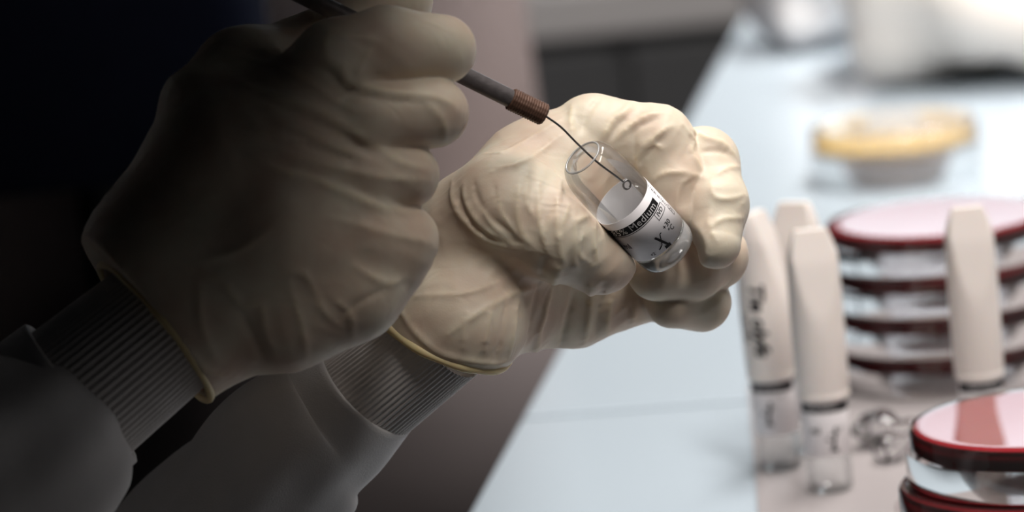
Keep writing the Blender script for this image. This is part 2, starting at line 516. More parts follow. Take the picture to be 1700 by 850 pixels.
        for i in range(8):
            for j in range(i + 1, 8):
                if sum(abs(p - q) for p, q in zip(cor[i], cor[j])) != 1: continue
                vi, vj = val[:, i], val[:, j]
                m_ = (vi < 0) != (vj < 0)
                t = np.where(m_, vi / np.where(m_, vi - vj, 1), 0)
                pt = np.array(cor[i])[None] + t[:, None] * (np.array(cor[j]) - np.array(cor[i]))[None]
                acc[m_] += pt[m_]; cnt[m_] += 1
        pos = act + acc / cnt[:, None]
        faces = []
        for axis in range(3):
            o1, o2 = [(1, 2), (2, 0), (0, 1)][axis]
            A = [slice(None)] * 3; B = [slice(None)] * 3
            A[axis] = slice(0, F.shape[axis] - 1); B[axis] = slice(1, F.shape[axis])
            a_in = ins[tuple(A)]; b_in = ins[tuple(B)]
            e = np.argwhere(a_in != b_in)
            e = e[(e[:, o1] > 0) & (e[:, o2] > 0) & (e[:, o1] < F.shape[o1] - 1) & (e[:, o2] < F.shape[o2] - 1)]
            fl = a_in[e[:, 0], e[:, 1], e[:, 2]]
            def cell(d1, d2):
                q = e.copy(); q[:, o1] += d1; q[:, o2] += d2
                return idx[q[:, 0], q[:, 1], q[:, 2]]
            q = np.stack([cell(-1, -1), cell(0, -1), cell(0, 0), cell(-1, 0)], 1)
            q[~fl] = q[~fl][:, ::-1]
            faces.append(q)
        faces = np.concatenate(faces)
        faces = faces[np.all(faces >= 0, 1)]
        # light smoothing
        for _ in range(smooth):
            sm = np.zeros_like(pos); ct = np.zeros(len(pos))
            for a in range(4):
                i, j = faces[:, a], faces[:, (a + 1) % 4]
                np.add.at(sm, i, pos[j]); np.add.at(ct, i, 1); np.add.at(sm, j, pos[i]); np.add.at(ct, j, 1)
            pos = pos + 0.5 * (sm / np.maximum(ct, 1)[:, None] - pos)
        ij = np.clip(np.round(pos).astype(int), 0, np.array(F.shape) - 1)
        fv = s.fold[ij[:, 0], ij[:, 1], ij[:, 2]]
        return pos * s.h + s.lo, faces, fv
def fast_mesh(name, verts, quads, mat, parent=None, fold=None):
    off = np.zeros(3); q = parent
    while q is not None: off = off + np.array(q.location); q = q.parent
    v = np.asarray(verts) - off
    me = bpy.data.meshes.new(name)
    me.vertices.add(len(v)); me.vertices.foreach_set('co', v.astype(np.float32).ravel())
    nq = len(quads)
    me.loops.add(nq * 4); me.loops.foreach_set('vertex_index', quads.astype(np.int32).ravel())
    me.polygons.add(nq)
    me.polygons.foreach_set('loop_start', np.arange(0, nq * 4, 4, dtype=np.int32))
    me.polygons.foreach_set('use_smooth', np.ones(nq, bool))
    me.update(calc_edges=True); me.validate()
    if fold is not None:
        a = me.attributes.new('fold', 'FLOAT', 'POINT'); a.data.foreach_set('value', fold.astype(np.float32))
    me.materials.append(mat)
    o = bpy.data.objects.new(name, me); COL.objects.link(o)
    if parent: o.parent = parent
    return o
def half_space(fld, p, n):
    """keep the side n points away from"""
    X, Y, Z = fld.grid((slice(None),) * 3)
    fld.F = np.maximum(fld.F, ((X - p[0]) * n[0] + (Y - p[1]) * n[1] + (Z - p[2]) * n[2]).astype(np.float32))
def unit(v): v = np.asarray(v, float); return v / np.linalg.norm(v)

# ------------------------------------------------------------------ the vial in the hand
VT = C3(967, 262, -10); VB = C3(1113, 418, 11.5)      # centre of the mouth, centre of the base
vt, vb = cam2world(VT), cam2world(VB)
VL = np.linalg.norm(vt - vb); VR = 0.0093

# ------------------------------------------------------------------ the seated lab worker
person = tag(empty('person', (-0.42, 1.42, FZ)), 'seated lab worker in a white coat and cream latex gloves holding the vial and loop', 'person')

# ---- glove on the hand that holds the vial
def build_vial_glove():
    lo = np.minimum(C3(590, 120, -30), C3(590, 120, 70)); hi = np.maximum(C3(1260, 660, -30), C3(1260, 660, 70))
    f = Field(lo, hi, 0.52)
    # back of the hand and palm
    f.chain([(790, 432, 25, 24), (905, 305, 26, 20), (985, 229, 26, 13.2)], 5, 6)
    f.chain([(800, 450, 36, 23), (1055, 300, 40, 15)], 8)
    f.chain([(820, 505, 36, 16), (1060, 400, 52, 14)], 8)
    f.chain([(815, 520, 30, 14.5), (930, 505, 46, 14), (1055, 478, 50, 11.5)], 8, 6)
    f.chain([(752, 540, 14, 18.2), (822, 445, 36, 23)], 8)
    # index, middle, ring, little finger
    f.limb([(985, 229, 26, 13.2), (1090, 236, 24, 11.0), (1120, 298, 22, 9.8), (1131, 352, 20, 8.6)], 1.5, 3)
    f.limb([(1055, 290, 40, 12), (1168, 270, 30, 10.4), (1187, 340, 20, 9.8), (1188, 405, 13, 7.6)], 0.5, 3)
    f.limb([(1060, 390, 52, 12), (1186, 425, 42, 9.8), (1150, 447, 33, 9.2), (1090, 452, 28, 8.8)], 0.5, 3)
    f.limb([(1050, 470, 50, 11), (1165, 502, 44, 8.4), (1115, 503, 36, 7.8)], 0.5, 3)
    # thumb
    f.limb([(790, 385, 16, 18), (846, 346, 8, 17.0), (922, 388, 2, 13.4), (992, 426, 8, 10.2), (1002, 431, 10, 9.5)], 6, 5)
    vd = unit(VB - VT)
    for dz in (0.0, -5.0, -10.0):                # the latex gives way to the vial it grips
        f.cut(VT - vd * 6 + np.array((0, 0, dz)), VB + np.array((0, 0, dz)), VR * 1000 + 0.15, VR * 1000 + 0.15, 2.0)
    # loose cuff
    cd = unit((-.71, .565, .40))           # out of the glove along the wrist
    rc = C3(737, 556, 12)
    f.add(rc - cd * 7, rc + cd * 10, 18.4, 19.0, 8)
    f.ripple(0.16, 0.62, unit((0.6, 0.5, 0.2)), 1.6, 3)
    folds = [
        ([(749, 298), (752, 335), (772, 368), (806, 398), (850, 412), (884, 416)], 1.3, 0.1),
        ([(770, 305), (772, 330), (785, 359), (812, 386), (847, 403), (878, 410)], 1.25, 0.15),
        ([(797, 340), (818, 374), (845, 398)], 0.9, 0),
        ([(823, 308), (832, 348), (853, 382), (874, 402)], 1.0, 0.1),
        ([(862, 300), (859, 353), (868, 389), (886, 410)], 1.25, 0.25),
        ([(876, 300), (874, 335), (888, 364)], 0.8, 0.1),
        ([(895, 305), (894, 359), (903, 395), (910, 424)], 1.0, 0.15),
        ([(920, 352), (903, 392)], 0.7, 0),
        ([(926, 318), (925, 371), (932, 424), (938, 442)], 1.0, 0.15),
        ([(946, 338), (932, 377), (928, 410)], 0.9, 0.15),
        ([(953, 344), (954, 395), (954, 430), (960, 448)], 0.9, 0.1),
        ([(984, 354), (954, 369)], 0.8, 0.15),
        ([(991, 356), (986, 395), (990, 432), (980, 446)], 0.9, 0.2),
        ([(969, 382), (961, 421), (981, 438)], 0.8, 0.1),
        ([(950, 174), (948, 200), (952, 226)], 1.1, 0.3),
        ([(1048, 180), (1020, 196), (1008, 214), (1002, 232)], 1.5, 0.4),
        ([(1058, 161), (1040, 180), (1030, 196)], 1.0, 0.1),
        ([(1104, 188), (1078, 190), (1054, 202), (1038, 216), (1016, 236)], 1.3, 0.15),
        ([(1116, 208), (1096, 220), (1078, 236), (1064, 246)], 1.2, 0.2),
        ([(1062, 246), (1084, 239), (1100, 247)], 0.9, 0.05),
        ([(1070, 246), (1057, 263), (1061, 286)], 1.0, 0.1),
        ([(1134, 206), (1151, 230), (1148, 250), (1157, 268), (1169, 290)], 1.1, 0.1),
        ([(1084, 300), (1104, 288), (1130, 286), (1170, 295)], 1.2, 0.1),
        ([(1123, 347), (1128, 312), (1148, 291)], 0.8, 0),
        ([(1144, 214), (1174, 228), (1200, 238), (1222, 260)], 1.5, 0.4),
        ([(1184, 292), (1208, 279), (1234, 276)], 1.0, 0.05),
        ([(1180, 300), (1186, 325), (1212, 330), (1238, 322)], 0.9, 0.05),
        ([(1172, 384), (1198, 364), (1236, 362)], 1.0, 0.05),
        ([(1182, 345), (1176, 372), (1190, 400)], 0.8, 0),
        ([(928, 446), (907, 506), (893, 559), (889, 594)], 1.9, 0.3),
        ([(896, 479), (854, 487), (791, 522), (743, 556)], 1.1, 0.1),
        ([(690, 492), (769, 487), (828, 469)], 0.9, 0),
        ([(860, 490), (854, 548), (844, 598)], 1.1, 0.1),
        ([(817, 506), (804, 582)], 1.0, 0),
        ([(775, 520), (768, 575)], 0.9, 0),
        ([(981, 474), (979, 516), (970, 572)], 1.4, 0.2),
        ([(1018, 480), (1008, 532), (1008, 562)], 1.5, 0.3),
        ([(1055, 500), (1050, 545)], 1.2, 0.1),
        ([(790, 255), (840, 250), (900, 218), (935, 196)], 0.9, 0),
        ([(815, 285), (880, 262), (930, 225)], 0.9, 0),
        ([(652, 497), (690, 553), (738, 589), (812, 604), (852, 598)], 1.3, 0.2),
    ]
    grooves = [
        ([(760, 312), (766, 342), (788, 376), (822, 398), (862, 404)], -1.0, 0),
        ([(786, 300), (794, 332), (814, 362), (848, 386)], -0.9, 0),
        ([(820, 304), (828, 336), (846, 366)], -0.8, 0),
        ([(905, 432), (890, 500), (876, 585)], -1.4, 0),
        ([(955, 470), (945, 520), (930, 575)], -1.5, 0),
        ([(1002, 475), (992, 530), (990, 560)], -1.2, 0),
        ([(1000, 158), (980, 180), (970, 204), (965, 220)], -1.1, 0),
        ([(1040, 196), (1024, 212), (1014, 232)], -0.9, 0),
        ([(1090, 198), (1066, 208), (1048, 222)], -0.8, 0),
        ([(1054, 212), (1052, 240), (1054, 272)], -1.0, 0),
        ([(1100, 230), (1084, 246), (1074, 262)], -0.8, 0),
        ([(1162, 252), (1190, 250), (1212, 256)], -1.0, 0),
        ([(840, 495), (832, 560), (822, 596)], -0.8, 0),
    ]
    f.ridges(folds); f.ridges(grooves, 0.6, 0.8)
    # trim the cuff and open it
    n = unit(cd + 0.50 * np.array((0.62, 0.78, 0.0)))
    half_space(f, rc, n)
    f.cut(rc + cd * 13, rc + cd * 26, 17.4, 17.6, 0.5)
    v, q, fv = f.mesh(0)
    return cam2world(v), q, fv, rc, cd, n
v, q, fv, RC_B, CD_B, RN_B = build_vial_glove()
glove_b = fast_mesh('glove', v, q, M['latex'], person, fv)
glove_b['label'] = 'cream latex glove gripping the small glass vial'

def ring_on_plane(center, n, r0, cd, reach, num=120):
    """where the cuff cone meets the trim plane: ring points in camera mm"""
    u, w, d = frame_of(cd)
    out = []
    for i in range(num):
        a = 2 * PI * i / num
        off = (u * math.cos(a) + w * math.sin(a)) * r0
        p0 = center + off
        t = np.dot((center + n * reach) - p0, n) / np.dot(cd, n)
        out.append(p0 + cd * t)
    return out
def rim_tube(pts, r, parent, name='cuff_rim'):
    pts = [cam2world(p) for p in pts]
    N = len(pts); c = sum(pts) / N; n = 10
    V = []; F = []
    for i in range(N):
        d = unit(pts[(i + 1) % N] - pts[i - 1]); o = unit(pts[i] - c); w = np.cross(d, o)
        for k in range(n):
            a = 2 * PI * k / n
            V.append(pts[i] + (o * math.cos(a) + w * math.sin(a)) * r * (1 + 0.12 * math.sin(i * 0.5)))
    for i in range(N):
        for k in range(n):
            F.append((i * n + k, i * n + (k + 1) % n, ((i + 1) % N) * n + (k + 1) % n, ((i + 1) % N) * n + k))
    o = mesh_obj(name, V, F, M['rim'], parent)
    o['label'] = 'yellowish rolled bead at the glove cuff'
    return o
rim_tube(ring_on_plane(RC_B, RN_B, 18.7, CD_B, 0), 0.0013, glove_b)

# ---- glove on the hand that holds the loop
def build_loop_glove():
    Z = -58
    lo = np.minimum(C3(90, -40, -100), C3(90, -40, -10)); hi = np.maximum(C3(820, 760, -100), C3(820, 760, -10))
    f = Field(lo, hi, 0.70)
    f.chain([(285, 430, -56, 25), (395, 275, -56, 25), (470, 250, -56, 22)], 6, 6)
    f.chain([(290, 450, -56, 25), (470, 400, -58, 24), (560, 400, -56, 19)], 8, 6)
    f.chain([(330, 510, -56, 22), (470, 500, -57, 18), (560, 465, -56, 17)], 8, 6)
    f.chain([(450, 225, -58, 18), (545, 135, -58, 13)], 8, 6)
    f.chain([(460, 300, -58, 20), (575, 230, -58, 14.5)], 8, 6)
    f.chain([(470, 380, -58, 20), (580, 330, -58, 15)], 8, 6)
    # thumb lying along the top, behind the handle
    f.limb([(372, 190, -50, 19), (405, 130, -44, 14), (515, 90, -28, 11), (640, 12, -20, 9.5), (668, 2, -19, 9)], 3, 5)
    # index, middle, ring, little finger
    f.limb([(520, 150, -60, 13), (560, 105, -62, 12.0), (640, 76, -60, 10.6), (733, 82, -54, 10.0)], 2.5, 4)
    f.limb([(540, 225, -60, 13), (610, 194, -63, 10.8), (720, 187, -58, 10.0)], 1.2, 3)
    f.limb([(540, 310, -60, 13), (600, 290, -63, 10.6), (674, 291, -59, 9.5)], 1.2, 3)
    f.limb([(540, 400, -58, 15), (600, 395, -62, 12), (668, 398, -58, 10.4)], 1.2, 3)
    f.limb([(470, 505, -58, 18), (585, 480, -58, 14), (635, 440, -56, 12)], 5, 4)
    cd = unit(C3(262, 540, -58) - C3(360, 460, -57))
    rc = C3(258, 552, -56)
    f.add(rc - cd * 34, rc + cd * 8, 25, 24.5, 6)
    f.ripple(0.16, 0.5, unit((-0.5, 0.8, 0.1)), 1.5, 8)
    folds = [
        ([(434, 84), (500, 84), (562, 111), (582, 136), (644, 152), (726, 162), (765, 185)], 1.6, 0.2),
        ([(397, 136), (455, 160), (520, 181), (586, 218), (628, 247), (665, 270), (722, 284)], 1.7, 0.3),
        ([(455, 247), (520, 268), (582, 284), (644, 296), (715, 300)], 1.2, 0.1),
        ([(420, 262), (470, 284), (520, 298), (596, 330), (660, 352), (715, 352)], 1.6, 0.3),
        ([(420, 100), (470, 112), (520, 140), (560, 170), (610, 190)], 1.1, 0.1),
        ([(430, 190), (500, 216), (560, 245), (610, 262)], 1.1, 0.1),
        ([(400, 215), (450, 224), (520, 240)], 1.0, 0),
        ([(512, 20), (548, 52), (600, 62), (622, 66)], 1.1, 0.1),
        ([(548, 52), (540, 78), (556, 105), (600, 112)], 1.1, 0.1),
        ([(622, 66), (604, 100), (590, 130)], 0.9, 0),
        ([(700, 165), (735, 200), (738, 232)], 1.0, 0.1),
        ([(340, 430), (390, 418), (430, 395), (470, 372)], 1.1, 0.1),
        ([(330, 455), (370, 470), (400, 505), (432, 508), (440, 545), (462, 600)], 1.2, 0.2),
        ([(455, 455), (500, 452), (520, 480), (540, 520), (570, 545)], 1.0, 0.1),
        ([(585, 440), (640, 470), (668, 462)], 1.1, 0.1),
        ([(545, 490), (580, 520), (586, 560)], 1.0, 0.1),
        ([(480, 470), (500, 540), (510, 590)], 1.0, 0.1),
        ([(330, 470), (335, 540), (360, 600)], 1.2, 0.1),
        ([(172, 408), (234, 515), (325, 606), (392, 626)], 1.5, 0.3),
        ([(540, 360), (600, 375), (660, 392), (715, 402)], 1.0, 0),
    ]
    grooves = [
        ([(470, 96), (540, 118), (575, 150), (640, 166), (700, 172)], -1.1, 0),
        ([(430, 160), (500, 192), (570, 226), (615, 256)], -1.3, 0),
        ([(440, 268), (510, 284), (570, 304), (640, 338)], -1.2, 0),
        ([(480, 232), (540, 252), (590, 268)], -1.0, 0),
        ([(400, 520), (420, 560), (440, 600)], -1.2, 0),
        ([(190, 410), (250, 505), (340, 595)], -1.2, 0),
        ([(560, 530), (600, 500), (640, 480)], -0.9, 0),
    ]
    f.ridges(folds); f.ridges(grooves, 0.6, 0.8)
    f.cut(C3(470, -24, -43), C3(852, 166, -20), 2.85, 2.85, 0.5)        # grip around the handle
    n = unit(cd * 0.95 + np.array((0.0, 0.0, -0.18)))
    half_space(f, rc, n)
    f.cut(rc - cd * 18, rc + cd * 14, 22.3, 23.4, 0.5)
    v, q, fv = f.mesh(1)
    return cam2world(v), q, fv, rc, cd, n
v, q, fv, RC_A, CD_A, RN_A = build_loop_glove()
glove_a = fast_mesh('glove', v, q, M['latex'], person, fv)
glove_a['label'] = 'cream latex glove gripping the dark loop handle'
rim_tube(ring_on_plane(RC_A, RN_A, 24.4, CD_A, 0), 0.0011, glove_a)

# ---- ribbed knit cuffs and coat
def knit_cuff(rc, cd, r0, r1, back, length, ribs=64):
    u, w, d = frame_of(cd)
    V = []; F = []; n = ribs * 6; k = 9
    for j in range(k):
        t = j / (k - 1); rr = r0 + (r1 - r0) * t
        for i in range(n):
            a = 2 * PI * i / n
            r = rr + 0.24 * math.cos(a * ribs) - 0.1
            V.append(cam2world(rc + cd * (back + (length - back) * t) + (u * math.cos(a) + w * math.sin(a)) * r))
    for j in range(k - 1):
        for i in range(n):
            i2 = (i + 1) % n
            F.append((j * n + i, j * n + i2, (j + 1) * n + i2, (j + 1) * n + i))
    F.append(tuple(range(n)))
    return mesh_obj('knit_cuff', V, F, M['knit'], person)
kb = knit_cuff(RC_B, CD_B, 15.4, 16.9, 0, 41); kb['label'] = 'white ribbed knit cuff below the vial hand'
ka = knit_cuff(RC_A, CD_A, 20.0, 22.5, -14, 40); ka['label'] = 'white ribbed knit cuff below the loop hand'

def sleeve(path, radii, seed, hem=1.6):
    """cloth tube; path camera mm from the hem back to the shoulder; returns verts, faces (with an inner hem wall)"""
    rng = np.random.RandomState(seed)
    n = 96
    pts = spline(path, 10); rad = spline([[r] for r in radii], 10)
    cum = 0; V = []; rings = 0; u = None
    ph = rng.rand(6) * 6.28
    first = []
    for i, p in enumerate(pts):
        d = unit(pts[min(i + 1, len(pts) - 1)] - pts[max(i - 1, 0)])
        if u is None: u, w, _ = frame_of(d)
        else: u = unit(u - d * np.dot(u, d)); w = np.cross(d, u)
        if i: cum += np.linalg.norm(pts[i] - pts[i - 1])
        r = float(rad[i][0])
        ring = []
        for k in range(n):
            a = 2 * PI * k / n
            fade = min(1, cum / 25)
            fo = 0.9 * math.sin(3 * a + cum * 0.05 + ph[0]) + 0.7 * math.sin(5 * a - cum * 0.08 + ph[1]) + 0.6 * abs(math.sin(2 * a + cum * 0.13 + ph[2])) + 0.4 * math.sin(9 * a + cum * 0.03 + ph[3])
            ring.append(p + (u * math.cos(a) + w * math.sin(a)) * (r + fade * fo * r / 24))
        if i == 0:
            for s_, back in ((0.86, 14), (0.90, 0.4), (0.96, -0.6)):
                V += [p + (x - p) * s_ + d * back for x in ring]; rings += 1
        V += ring; rings += 1
    F = []
    for j in range(rings - 1):
        for k in range(n):
            k2 = (k + 1) % n
            F.append((j * n + k, (j + 1) * n + k, (j + 1) * n + k2, j * n + k2))
    F.append(tuple((rings - 1) * n + k for k in range(n)))
    return [cam2world(p) for p in V], F
hb = RC_B + CD_B * 31 + np.array((-1.5, -1.5, 0))
VV, FF = sleeve([hb, hb + CD_B * 12 + np.array((-1, 2, 0)), C3(490, 738, 32), C3(385, 865, 46), C3(150, 1080, 80), C3(-600, 1300, 150), C3(-1500, 700, 300)],
                [19.0, 21, 24.5, 27, 36, 48, 62], 2)
ha = RC_A + CD_A * 27
v2, f2 = sleeve([ha, ha + CD_A * 20, C3(20, 770, -72), C3(-250, 900, -80), C3(-800, 1150, -60), C3(-1500, 700, 60)],
                [25, 26, 30, 38, 50, 62], 5)
n0 = len(VV); VV += v2; FF += [tuple(i + n0 for i in q_) for q_ in f2]
# torso and lap (off the left edge and below the bench)
tf = Field((-620, -420, 950), (60, 620, 1800), 8.0)
def w2c(x, y, z):
    d = Vector((x, y, z)) - CAM
    return np.array((d.dot(CR), -d.dot(CU), d.dot(CF))) * 1000
tf.add(w2c(-.42, 1.42, -.22), w2c(-.42, 1.42, .30), 110, 130, 40)
tf.add(w2c(-.40, 1.26, .26), w2c(-.40, 1.58, .26), 70, 70, 60)
tf.add(w2c(-.40, 1.34, -.16), w2c(-.12, 1.32, -.22), 85, 70, 50)
tf.add(w2c(-.40, 1.52, -.13), w2c(-.12, 1.56, -.15), 85, 70, 50)
v3, q3, _ = tf.mesh(2)
v3 = cam2world(v3)
n0 = len(VV); VV = list(VV) + list(v3); FF += [tuple(int(i) + n0 for i in q_) for q_ in q3]
coat = mesh_obj('lab_coat', VV, FF, M['coat'], person)
coat['label'] = 'white cotton lab coat sleeves'

# ------------------------------------------------------------------ vial: glass, liquid, label and print
def place_axis(base, top):
    """matrix whose z runs base -> top"""
    d = Vector(top - base).normalized()
    side = Vector(CF).cross(d).normalized()       # x: across, y: towards/away from the viewer
    fwd = d.cross(side)
    mt = Matrix((side, fwd, d)).transposed().to_4x4(); mt.translation = Vector(base)
    return mt
def xf(mt, V): return [tuple(mt @ Vector(v)) for v in V]
MV = place_axis(vb, vt)
vial = tag(empty('glass_vial', Vector(vb)), 'small open glass vial with a printed white label held in gloved fingers', 'vial')
L = VL; R = VR
prof = [(R, 0.0060), (R, L * .78), (R * .985, L * .84), (R * .94, L * .905), (R * .86, L * .955), (R * .76, L * 0.988), (R * .66, L)]
V, F = lathe(prof, 72)
mesh_obj('glass_body', xf(MV, V), F, M['vial_glass'], vial)
prof = [(R * .64 + .00032 * math.cos(a), L + .00032 * math.sin(a)) for a in np.linspace(0, 2 * PI, 10, endpoint=False)]
V, F = lathe(prof, 72, close=True)
mesh_obj('mouth_rim', xf(MV, V), F, M['vial_rim'], vial)
prof = [(0.0001, 0.0012), (R * .6, 0.0006), (R * .84, 0.0), (R * .95, 0.0009), (R, 0.0028), (R, 0.0060), (R * .92, 0.0066), (R * .8, 0.0060), (R * .4, 0.0052), (0.0001, 0.0050)]
V, F = lathe(prof, 72)
mesh_obj('glass_base', xf(MV, V), F, M['vial_base'], vial)
def cyl(a, z, r):            # a = 0 faces the viewer, positive to the viewer's right along the print
    return (r * math.sin(a), -r * math.cos(a), z)
# which way is the viewer in the vial frame
vdir = (MV.inverted().to_3x3() @ (CAM - Vector(vb))).normalized()
A0 = math.atan2(vdir.x, -vdir.y)
def arc_patch(a0, a1, z0, z1, r, n=40, thick=0.0):
    V = []; F = []
    for i in range(n + 1):
        a = a0 + (a1 - a0) * i / n
        V.append(cyl(a + A0, z0, r)); V.append(cyl(a + A0, z1, r))
    for i in range(n): F.append((2 * i, 2 * i + 2, 2 * i + 3, 2 * i + 1))
    if thick:
        m0 = len(V)
        for i in range(n + 1):
            a = a0 + (a1 - a0) * i / n
            V.append(cyl(a + A0, z0, r - thick)); V.append(cyl(a + A0, z1, r - thick))
        for i in range(n):
            F.append((m0 + 2 * i + 1, m0 + 2 * i + 3, m0 + 2 * i + 2, m0 + 2 * i))
            F.append((2 * i, m0 + 2 * i, m0 + 2 * i + 2, 2 * i + 2)); F.append((2 * i + 1, 2 * i + 3, m0 + 2 * i + 3, m0 + 2 * i + 1))
        for i in (0, n): F.append((2 * i, 2 * i + 1, m0 + 2 * i + 1, m0 + 2 * i))
    return V, F
_fonts = {}
def text_mesh(txt, size, bold=0.0, shear=0.0, spacing=1.0):
    """flat outline of a word: (verts, faces, width); origin at its left baseline"""
    c = bpy.data.curves.new('print', 'FONT'); c.body = txt; c.size = 1.0; c.offset = bold; c.shear = shear
    c.space_character = spacing; c.resolution_u = 3
    o = bpy.data.objects.new('print', c); COL.objects.link(o)
    dg = bpy.context.evaluated_depsgraph_get(); dg.update()
    me = o.evaluated_get(dg).to_mesh()
    bm = bmesh.new(); bm.from_mesh(me)
    bmesh.ops.triangulate(bm, faces=bm.faces[:])
    for v in bm.verts: v.co *= size
    for _ in range(5):                            # short edges, so the print can follow a round surface
        es = [e for e in bm.edges if e.calc_length() > 0.0007]
        if not es: break
        bmesh.ops.subdivide_edges(bm, edges=es, cuts=1)
        bmesh.ops.triangulate(bm, faces=bm.faces[:])
    bm.verts.index_update()
    V = [tuple(v.co) for v in bm.verts]
    F = [tuple(v.index for v in f.verts) for f in bm.faces]
    bm.free(); o.evaluated_get(dg).to_mesh_clear()
    bpy.data.objects.remove(o); bpy.data.curves.remove(c)
    w = max([v[0] for v in V] + [0])
    return V, F, w
def wrap(V, a0, z0, r, rot=0.0):
    """lay flat print on the cylinder: x along the girth, y up the axis"""
    out = []
    c, s = math.cos(rot), math.sin(rot)
    for x, y, _ in V:
        X = x * c - y * s; Y = x * s + y * c
        out.append(cyl(A0 + a0 + X / r, z0 + Y, r))
    return out
zl0, zl1 = L * .16, L * .555
V, F = arc_patch(-3.75, 1.75, zl0, zl1, R + .00012, 70, .0001)
mesh_obj('label', xf(MV, V), F, M['label'], vial, smooth=True)
lab = vial.children[-1]
def vprint(name, parent, txt, size, a, z, mat, bold=0.01, rot=0.0, lift=.00018, shear=0.0, spacing=1.0):
    V, F, w = text_mesh(txt, size, bold, shear, spacing)
    return mesh_obj(name, xf(MV, wrap(V, a, z, R + lift, rot)), F, mat, parent, smooth=False)
V, F = arc_patch(-1.75, 0.86, L * .425, L * .490, R + .00016, 40)
mesh_obj('print_band', xf(MV, V), F, M['ink'], lab)
vprint('print', lab, '0.85% Medium', .0033, -1.46, L * .436, M['white_ink'], .0, lift=.00022, spacing=1.06)
vprint('print', lab, 'IVD', .0021, 0.50, L * .372, M['ink'], .015)
for (a0, a1, z0, z1) in ((.42, .98, .353, .358), (.42, .98, .412, .417), (.42, .436, .353, .417), (.964, .98, .353, .417)):
    V, F = arc_patch(a0, a1, L * z0, L * z1, R + .00018, 10); mesh_obj('print', xf(MV, V), F, M['ink'], lab)
V, F = arc_patch(-1.75, 0.9, L * .414, L * .419, R + .00018, 30); mesh_obj('print', xf(MV, V), F, M['ink'], lab)
vprint('print', lab, '+30', .0023, 0.33, L * .272, M['ink'], .012)
vprint('print', lab, '°C', .0023, 0.42, L * .222, M['ink'], .012)
vprint('print', lab, '+2', .0015, -0.56, L * .18, M['ink'], .012)
vprint('print', lab, 'ml', .0032, -1.25, L * .30, M['ink'], .02)
def strip2(p, q, w):
    d = np.array(q) - np.array(p); n = np.array((-d[1], d[0])) / np.linalg.norm(d) * w / 2
    P4 = []
    for t in (0, 1 / 3, 2 / 3, 1):
        c = np.array(p) + d * t
        P4 += [tuple(c + n) + (0,), tuple(c - n) + (0,)]
    return P4, [(0, 1, 3, 2), (2, 3, 5, 4), (4, 5, 7, 6)]
# a line of print too small to read, running down the label, and a small boxed sign below it
rs_ = random.Random(7)
for i in range(15):
    y = -i * .00062
    V, F = strip2((rs_.uniform(0, .0003), y), (.0012 - rs_.uniform(0, .0003), y + rs_.uniform(-.0005, .0005)), .00024)
    mesh_obj('print', xf(MV, wrap(V, 1.08, L * .545, R + .00018)), F, M['ink'], lab, smooth=False)
for p, q_ in (((0, 0), (.0016, 0)), ((.0016, 0), (.0016, -.0032)), ((.0016, -.0032), (0, -.0032)), ((0, -.0032), (0, 0)), ((.0004, -.0008), (.0012, -.0014)), ((.0004, -.0022), (.0012, -.0017))):
    V, F = strip2(p, q_, .00018)
    mesh_obj('print', xf(MV, wrap(V, 1.10, L * .325, R + .00018)), F, M['ink'], lab, smooth=False)
# thermometer sign: slanted stem with a bulb and two tick lines
for p, q_, w in (((-.0008, .0028), (.0010, -.0022), .00075), ((.0011, .0026), (-.0006, -.0006), .00030), ((-.0006, -.0006), (-.0022, -.0014), .00030), ((-.0004, -.0021), (.0016, -.0023), .0010), ((.0011, .0026), (.0017, .0026), .0003)):
    V, F = strip2(p, q_, w)
    mesh_obj('print', xf(MV, wrap(V, 0.02, L * .225, R + .00018)), F, M['ink'], lab, smooth=False)

# ------------------------------------------------------------------ inoculating loop
loop = tag(empty('inoculating_loop', cam2world(C3(700, 90, -36))), 'dark metal inoculating loop handle with brown collar and thin wire reaching into the vial', 'inoculating loop')
h0, h1 = C3(470, -24, -43), C3(852, 166, -20)
c1 = C3(904, 191, -17)
dv = unit(h1 - h0)
V, F = tube([cam2world(p) for p in (h0, h0 + dv * .6, h1 - dv * 2, h1)], [.0024, .0027, .0027, .0026], 24)
mesh_obj('handle', V, F, M['handle'], loop); auto_smooth(loop.children[-1])
# knurled collar
dc = unit(c1 - h1); Lc = np.linalg.norm(c1 - h1)
u, w, d = frame_of(dc); V = []; F = []; n = 48; k = 40
for j in range(k + 1):
    t = j / k
    r = 3.25 * (0.90 if j in (0, k) else 1.0)
    for i in range(n):
        a = 2 * PI * i / n
        rr = r + 0.16 * math.sin(t * Lc * 8.5 + a) * (1 if 0 < j < k else 0) + 0.08 * math.cos(a * 12)
        V.append(cam2world(h1 - dc * 1.0 + dc * (Lc + 1.0) * t + (u * math.cos(a) + w * math.sin(a)) * rr))
for j in range(k):
    for i in range(n):
        F.append((j * n + i, j * n + (i + 1) % n, (j + 1) * n + (i + 1) % n, (j + 1) * n + i))
cap_ends(V, F, n, k + 1)
mesh_obj('collar', V, F, M['collar'], loop); auto_smooth(loop.children[-1], 60)
wp = spline([C3(900, 189, -17.2), C3(930, 210, -15), C3(958, 238, -12), C3(990, 268, -7.5), C3(1022, 292, -4), C3(1036, 303, -2)], 6)
# little eye at the end of the wire
e0 = wp[-1]; ed1 = unit(wp[-1] - wp[-2]); eu = unit(np.cross(ed1, np.array((0.2, 0.3, 1))))
ring = [e0 + ed1 * 1.3 + (-ed1 * math.cos(a) + eu * math.sin(a)) * 1.3 for a in np.linspace(0, 2 * PI, 22)]
V, F = tube([cam2world(p) for p in wp + ring[1:]], [.00032] * (len(wp) + len(ring) - 1), 8)
mesh_obj('wire', V, F, M['steel'], loop)

